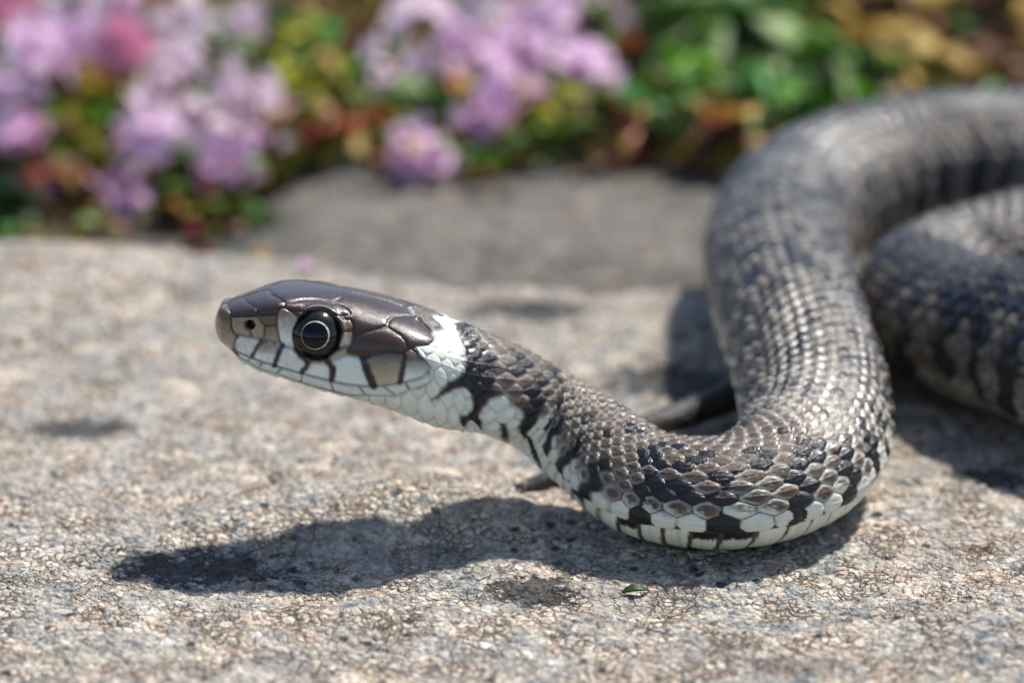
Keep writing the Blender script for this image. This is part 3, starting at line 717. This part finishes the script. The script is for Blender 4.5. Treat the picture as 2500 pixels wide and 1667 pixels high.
def leaf_geo(L=1., Wd=.6):
    """oval leaf along +Y, folded along the midrib and arched, with real thickness"""
    vs, fs = [], []
    prof = [(0, .06), (.18, .34), (.42, .5), (.68, .40), (.88, .18), (1, .02)]
    for zoff in (0, -.035):
        for y, w in prof:
            arch = .16*math.sin(y*math.pi)-.10*y*y
            vs += [(-w*Wd, y*L, arch+w*.22+zoff), (0, y*L, arch+zoff), (w*Wd, y*L, arch+w*.22+zoff)]
    n = len(prof)
    for l in range(2):
        o = l*n*3
        for k in range(n-1):
            for s in (0, 1):
                a = o+k*3+s; f = (a, a+1, a+4, a+3); fs.append(f if l == 0 else f[::-1])
    for k in range(n-1):
        a, b = k*3, (k+1)*3; o = n*3; fs += [(a, b, b+o, a+o), (b+2, a+2, a+2+o, b+2+o)]
    return vs, fs
LEAF = {k: small_mesh('leaf_'+k, *leaf_geo(), [m]) for k, m in LM.items()}
def flower_geo():
    """small two-lipped flower: calyx tube, upper lip and three lower lobes, opening along +Z"""
    vs, fs, mi = [], [], []
    def ringv(z, r, n=6):
        o = len(vs)
        for k in range(n): vs.append((r*math.cos(k*math.tau/n), r*math.sin(k*math.tau/n), z))
        return o
    rs = [ringv(0, .05), ringv(.16, .10), ringv(.30, .09), ringv(.48, .13)]
    for a, b, m in ((rs[0], rs[1], 1), (rs[1], rs[2], 1), (rs[2], rs[3], 0)):
        for k in range(6): fs.append((a+k, a+(k+1) % 6, b+(k+1) % 6, b+k)); mi.append(m)
    for ang, ln, wd, dr in ((90, .30, .17, .10), (210, .34, .17, -.02), (270, .42, .20, -.04), (330, .34, .17, -.02)):
        a = math.radians(ang); ca, sa = math.cos(a), math.sin(a); o = len(vs)
        for u, w, z in ((.10, .06, .46), (.10+ln*.5, wd, .55+dr), (.10+ln*.85, wd*.8, .56+dr*1.6), (.10+ln, wd*.2, .52+dr*2)):
            for sg in (-1, 0, 1):
                vs.append((ca*u-sa*w*sg, sa*u+ca*w*sg, z+(.03 if sg else 0)))
        for k in range(3):
            for sg in range(2): q = o+k*3+sg; fs.append((q, q+1, q+4, q+3)); mi.append(0)
    return vs, fs, mi
fv, ff, fmi = flower_geo()
FLOW = {k: small_mesh('flower_'+k, fv, ff, [m, M_calyx], fmi) for k, m in FM.items()}
def tube(pts, r0, r1, n=6):
    vs, fs = [], []
    for k, p in enumerate(pts):
        p = Vector(p); d = (Vector(pts[min(k+1, len(pts)-1)])-Vector(pts[max(k-1, 0)])).normalized()
        a = d.orthogonal().normalized(); b = d.cross(a); r = r0+(r1-r0)*k/(len(pts)-1)
        for j in range(n): vs.append(tuple(p+(a*math.cos(j*math.tau/n)+b*math.sin(j*math.tau/n))*r))
    for k in range(len(pts)-1):
        for j in range(n): fs.append((k*n+j, k*n+(j+1) % n, (k+1)*n+(j+1) % n, (k+1)*n+j))
    fs.append(tuple(range(n))[::-1]); fs.append(tuple(range((len(pts)-1)*n, len(pts)*n)))
    return vs, fs
def ground_z(x, y):
    if y < 46.2: return float(slab_h(np.array([x*1.]), np.array([y*1.]))[0])
    return float(bank(np.array([x*1.]), np.array([y*1.]))[0])
def place(me, name, parent, loc, direction, scale, roll=None):
    o = link(name, me, parent); o.location = Vector(loc)*CM
    q = Vector(direction).normalized().to_track_quat('Y' if name == 'leaf' else 'Z', 'Z' if name == 'leaf' else 'Y')
    e = q.to_matrix().to_4x4()@Matrix.Rotation(roll if roll is not None else rnd.uniform(-.7, .7), 4, 'Y' if name == 'leaf' else 'Z')
    o.rotation_euler = e.to_euler(); o.scale = (scale,)*3
    return o
def rdir(bias, spread):
    return (Vector(bias)+Vector((rnd.gauss(0, 1), rnd.gauss(0, 1), rnd.gauss(0, 1)))*spread).normalized()
def sprig(x, y, z, R, kind, flower, label, cat, group, lk='green'):
    gx_, gy_ = x+rnd.uniform(-.5, .5), y+rnd.uniform(.5, 1.4); gz = ground_z(gx_, gy_)-.1
    root = empty(cat.replace(' ', '_'), (gx_, gy_, gz)); tag(root, label, cat, group)
    top = Vector((x-gx_, y-gy_, z-gz)); mid_ = top*.5+Vector((rnd.uniform(-.25, .25), .25, .15*abs(top.z)+.1))
    vs, fs = tube([(0, 0, 0), tuple(top*.25+Vector((0, .15, .05))), tuple(mid_), tuple(top*.78), tuple(top)], .07, .045)
    link('stem', small_mesh('stem', vs, fs, [M_stem]), root)
    if flower:
        R *= .58; n = max(5, int(10*(R/.5)**1.2))
        for k in range(n):
            d = rdir((0, -.45, .35), .75); p = top+Vector((d.x*R*.78, d.y*R*.7, d.z*R*.62))
            place(FLOW[kind], 'flower', root, p-d*.12, d, rnd.uniform(.7, 1.1), rnd.uniform(0, 6.28))
        for k in range(4):
            t = rnd.uniform(.3, .9); d = rdir((0, -.5, .1), .8)
            place(LEAF[rnd.choice([lk, 'green', 'olive', 'rust'])], 'leaf', root, top*t, d, rnd.uniform(.45, .75))
    else:
        n = max(7, int(9*(R/.45)))
        for k in range(n):
            d = rdir((0, -.6, .25), .75); d0 = rdir((0, -.2, 0), .6)
            place(LEAF[kind if rnd.random() < .8 else lk], 'leaf', root, top+d0*R*.45-d*.1, d, R*rnd.uniform(1.1, 1.7))
    return root
FLS = [(-8.11,47.0,0.83,0.67,'lilac'),(-7.70,48.0,1.09,0.43,'lilac'),(-7.73,49.0,1.51,0.48,'white'),(-7.10,50.0,1.11,0.38,'purple'),(-8.96,50.0,1.00,0.30,'pink'),(-5.68,49.0,0.90,0.63,'pale'),(-5.06,50.0,1.00,0.34,'pale'),(-5.69,48.0,0.49,0.36,'pale'),(-6.66,47.5,0.91,0.21,'pink'),(-5.53,46.5,0.31,0.53,'pale'),(-4.43,46.5,0.52,0.42,'pale'),(-5.08,46.0,-0.03,0.31,'pale'),(-4.13,46.0,0.18,0.33,'pale'),(-6.04,45.5,-0.19,0.41,'lilac'),(-4.56,45.0,-0.42,0.42,'purple'),(-6.24,45.0,-0.79,0.26,'purple'),(-8.07,46.0,-0.24,0.35,'purple'),(-7.79,45.5,-0.33,0.24,'purple'),(-2.01,47.5,0.84,0.47,'pale'),(-1.26,48.0,1.02,0.51,'lilac'),(-1.48,48.5,1.35,0.33,'pale'),(-0.62,47.0,0.59,0.53,'lilac'),(-0.54,46.0,0.18,0.38,'purple'),(0.28,47.5,0.98,0.54,'lilac'),(0.49,48.5,1.35,0.48,'lilac'),(0.14,46.5,0.62,0.39,'lilac'),(1.41,47.0,1.01,0.37,'lilac'),(1.02,46.5,0.62,0.34,'lilac'),(-1.53,45.0,-0.28,0.31,'lilac'),(-1.45,44.5,-0.50,0.34,'purple'),(-4.08,52.0,1.04,0.30,'pink'),(-0.80,50.0,1.44,0.41,'white'),(1.11,51.0,1.15,0.35,'pink'),(1.69,50.5,1.17,0.27,'lilac'),(-8.43,46.5,0.35,0.35,'lilac'),]
FADJ = {'lilac': 'lilac', 'pale': 'pale pink', 'white': 'almost white', 'purple': 'deeper purple', 'pink': 'rose pink'}
NEAR = ['at the far left edge above the boulder', 'above the left end of the boulder', 'touching the top left edge of the picture', 'beside the whitish cluster at top left', 'in the top left corner', 'upper middle of the left flower patch', 'reaching right at the top of the left patch', 'hanging below the upper left cluster', 'small bud cluster amid red leaves', 'centre of the left flower patch',
 'right tip of the left flower patch', 'low centre of the left patch above a green leaf', 'drooping right of the left patch', 'lower left of the patch above the stones', 'lowest large one of the left patch', 'small dim one hanging over the grey slab at left', 'low at the left edge', 'dim, just right of the low left edge one',
 'leftmost of the middle flower patch', 'upper left of the middle patch', 'pointing up left from the middle patch', 'centre of the middle patch', 'hanging lowest in the middle patch', 'right centre of the middle patch', 'brightest, topmost of the middle patch', 'under the brightest one of the middle patch', 'rightmost of the middle patch', 'drooping at the lower right of the middle patch',
 'cone-shaped, alone above the grey slab', 'low base of the lone cone above the slab', 'small, between the two patches at the top edge', 'cut by the top edge over the middle patch', 'at the top edge behind the middle patch', 'small, top right of the middle patch', 'left edge, under the big bright cluster']
for (x, y, z, R, kd), nr in zip(FLS, NEAR):
    sprig(x, y, z, R, kd, True, FADJ[kd]+' flower cluster, '+nr, 'flower', 'blurred flower clusters behind the snake')
LFS = [(-7.25,46.0,-0.10,0.42,'olive'),(-8.25,46.0,0.18,0.31,'green'),(-7.90,44.0,-0.78,0.46,'dark'),(-5.15,49.0,0.75,0.44,'green'),(-4.65,49.0,0.61,0.37,'sage'),(-3.65,49.0,0.83,0.52,'olive'),(-3.86,48.0,0.52,0.43,'yellow'),(-3.59,47.0,0.31,0.43,'olive'),(-3.23,49.0,0.32,0.44,'gold'),(-2.69,47.0,0.24,0.39,'sage'),(-4.16,51.0,0.81,0.46,'green'),(-4.67,46.0,0.18,0.24,'olive'),(-5.32,45.0,-0.35,0.34,'green'),(-4.56,44.5,-0.97,0.40,'olive'),(-4.18,44.0,-0.98,0.27,'green'),(-1.15,46.0,0.49,0.35,'green'),(-1.01,45.5,-0.33,0.38,'olive'),(-0.60,45.0,-0.35,0.41,'green'),(0.00,46.0,-0.10,0.42,'green'),(0.48,46.5,0.42,0.32,'olive'),(1.31,47.0,0.31,0.32,'green'),(-7.18,48.5,0.13,0.44,'rust'),(-7.52,49.0,0.54,0.37,'red'),(-6.23,46.5,-0.21,0.28,'rust'),(-6.13,48.0,0.09,0.29,'gold'),(-7.33,45.0,-0.62,0.34,'rust'),(-2.88,45.5,0.02,0.51,'rust'),(-2.30,46.0,0.11,0.38,'rust'),(-3.29,45.5,-0.05,0.41,'red'),(-2.77,50.0,0.63,0.57,'brown'),(-2.30,51.0,0.81,0.46,'gold'),(-1.69,46.0,-0.10,0.24,'rust'),(1.71,51.0,0.59,0.46,'sage'),(2.35,52.0,0.70,0.71,'green'),(3.47,53.0,0.59,0.72,'green'),(2.85,50.0,0.63,0.75,'sage'),(4.09,51.0,0.66,0.69,'green'),(5.01,53.0,0.59,0.72,'dark'),(5.21,51.0,0.43,0.54,'green'),(2.96,47.0,0.52,0.50,'lime'),(4.06,46.0,0.25,0.52,'mint'),(4.00,47.0,0.38,0.43,'sage'),(5.00,48.0,0.31,0.58,'sage'),(5.52,49.0,0.46,0.44,'green'),(6.21,50.0,0.56,0.53,'gold'),(7.06,51.0,0.74,0.54,'brown'),(7.10,48.0,0.52,0.51,'gold'),(7.88,49.0,0.54,0.44,'brown'),(6.33,48.0,0.45,0.43,'sage'),(8.84,51.0,0.81,0.54,'brown'),(2.39,46.5,0.28,0.35,'olive'),(2.01,45.5,0.08,0.48,'rust'),(3.12,45.0,0.13,0.41,'rust'),(3.48,44.5,0.11,0.47,'brown'),(4.88,45.5,0.36,0.41,'green'),(3.65,49.0,0.54,0.44,'dark'),(8.29,48.0,0.59,0.36,'brown'),(0.61,46.0,0.11,0.35,'brown'),(1.56,46.0,0.11,0.42,'brown'),(6.17,53.0,0.59,0.64,'dark'),(7.07,54.0,0.56,0.57,'olive'),(-6.58,52.0,0.93,0.47,'red'),(-6.71,50.0,0.78,0.34,'olive'),(-4.85,53.0,0.75,0.40,'green'),(-3.24,53.0,0.75,0.56,'brown'),(-0.15,51.0,1.04,0.38,'red'),]
CN = {'olive': 'olive green', 'green': 'mid green', 'dark': 'dark green', 'sage': 'grey green', 'yellow': 'yellow green', 'gold': 'golden brown', 'rust': 'rusty orange', 'red': 'dark red', 'brown': 'brown dry', 'lime': 'vivid bright green', 'mint': 'pale minty green'}
def where_(x, z, y):
    U, V = toplane(np.array([x, y, z])); 
    h = 'far left' if U < 300 else 'left patch' if U < 660 else 'gap between flower patches' if U < 920 else 'middle flower patch' if U < 1480 else 'thicket left of arched body' if U < 1900 else 'thicket above arched body' if U < 2300 else 'upper right corner'
    r = 'top edge of' if V < 90 else 'upper part of' if V < 190 else 'lower part of' if V < 300 else 'foot of'
    return r, h
seen = {}
for (x, y, z, R, kd) in LFS:
    if x > 1.6: R *= 1.35
    r, h = where_(x, z, y); key = (kd, r, h); seen[key] = seen.get(key, 0)+1
    extra = '' if seen[key] == 1 else (' behind its neighbour' if seen[key] == 2 else ' at the back')
    sprig(x, y, z, R, kd, False, '%s leafy sprig, %s %s%s' % (CN[kd], r, h, extra), 'sprig', 'leafy sprigs behind the stones', {'green': 'dark', 'sage': 'green', 'rust': 'gold', 'red': 'rust', 'brown': 'gold', 'gold': 'olive', 'olive': 'green'}.get(kd, 'green'))
# uncountable low growth and litter filling the bank
def mass(name, label, cat, n, kinds, size, seed, region):
    rr_ = random.Random(seed); lv, lf = leaf_geo(); lv = np.array(lv); lf = np.array(lf)
    V_, F_, MI = [], [], []
    for k in range(n):
        x, y = region(rr_); z = ground_z(x, y); kd = kinds(rr_, x, y)
        d = Vector((rr_.gauss(0, 1), rr_.gauss(-.5, .8), rr_.gauss(.25, .6))).normalized()
        m = np.array((d.to_track_quat('Y', 'Z').to_matrix().to_4x4()@Matrix.Rotation(rr_.uniform(-1, 1), 4, 'Y')).to_3x3())
        s = size*rr_.uniform(.6, 1.4); zz = z+abs(rr_.gauss(.15, .55))
        V_.append((lv*s)@m.T+np.array([x, y, zz])); F_.append(lf+len(lv)*k); MI += [kd]*len(lf)
    me = np_mesh(name, np.vstack(V_), np.vstack(F_), LM[KS[0]])
    for kk in KS[1:]: me.materials.append(LM[kk])
    me.polygons.foreach_set('material_index', MI); o = link(name, me); tag(o, label, cat, kind='stuff'); return o
KS = ['green', 'dark', 'olive', 'rust', 'brown', 'gold', 'sage', 'red', 'yellow', 'lime', 'mint']
def reg1(r): return r.uniform(-13, 14), 45.2+abs(r.gauss(0, 1))*6
def kin1(r, x, y):
    left = x < 1.5
    w = [6, 1, 7, 1.3, 1.2, 3, 4, .7, 5, 1.5, 1.5] if left else ([8, 4, 3, .8, 2, .6, 4, .2, .5, 2.5, 3] if x < 6 else [4, 3, 2, 1, 6, 3, 3, .3, .5, .5, .5])
    return r.choices(range(11), w)[0]
mass('ground_cover', 'low tangle of small green, olive and rusty leaves covering the bank', 'ground cover', 3800, kin1, .62, 3, reg1)
def reg2(r): return r.uniform(-12, 12), r.uniform(42.5, 47)+.18*max(0, 0)
def kin2(r, x, y): return r.choices(range(8), [1.5, 1, 1.5, 1, 5, 3, 1, .2])[0]
mass('leaf_litter', 'dry brown leaf scraps lying along the foot of the plants', 'leaf litter', 420, kin2, .42, 5, lambda r: ((r.uniform(-12, 12), 44.0+abs(r.gauss(1.2, 1.0))) if r.random() < .6 else (r.uniform(-12, -3.8), r.uniform(40, 45))))
# fallen things on the stones
def lone(me, name, cat, label, x, y, s, dirn, roll, z=None):
    o = link(name, me); zz = float(rock_h(np.array([x]), np.array([y]))[0])+.03 if z is None else z
    o.location = Vector((x, y, zz))*CM
    q = Vector(dirn).normalized().to_track_quat('Y', 'Z').to_matrix().to_4x4()@Matrix.Rotation(roll, 4, 'Y')
    o.rotation_euler = q.to_euler(); o.scale = s if isinstance(s, tuple) else (s,)*3; tag(o, label, cat); return o
M_bit = leafm('fresh_green_bit', (.03, .07, .015), (.06, .13, .03))
lone(small_mesh('leaf_fragment', *leaf_geo(), [M_bit]), 'leaf_fragment', 'leaf', 'tiny green leaf fragment lying on the boulder below the front bend of the snake', 1.07, 25.86, (.16, .28, .25), (1, .12, .10), .5)
lone(FLOW['purple'], 'fallen_petal', 'petal', 'small pink fallen petal at the back rim of the boulder above the snake head', -2.75, 37.1, .30, (1, 0, .1), .3)
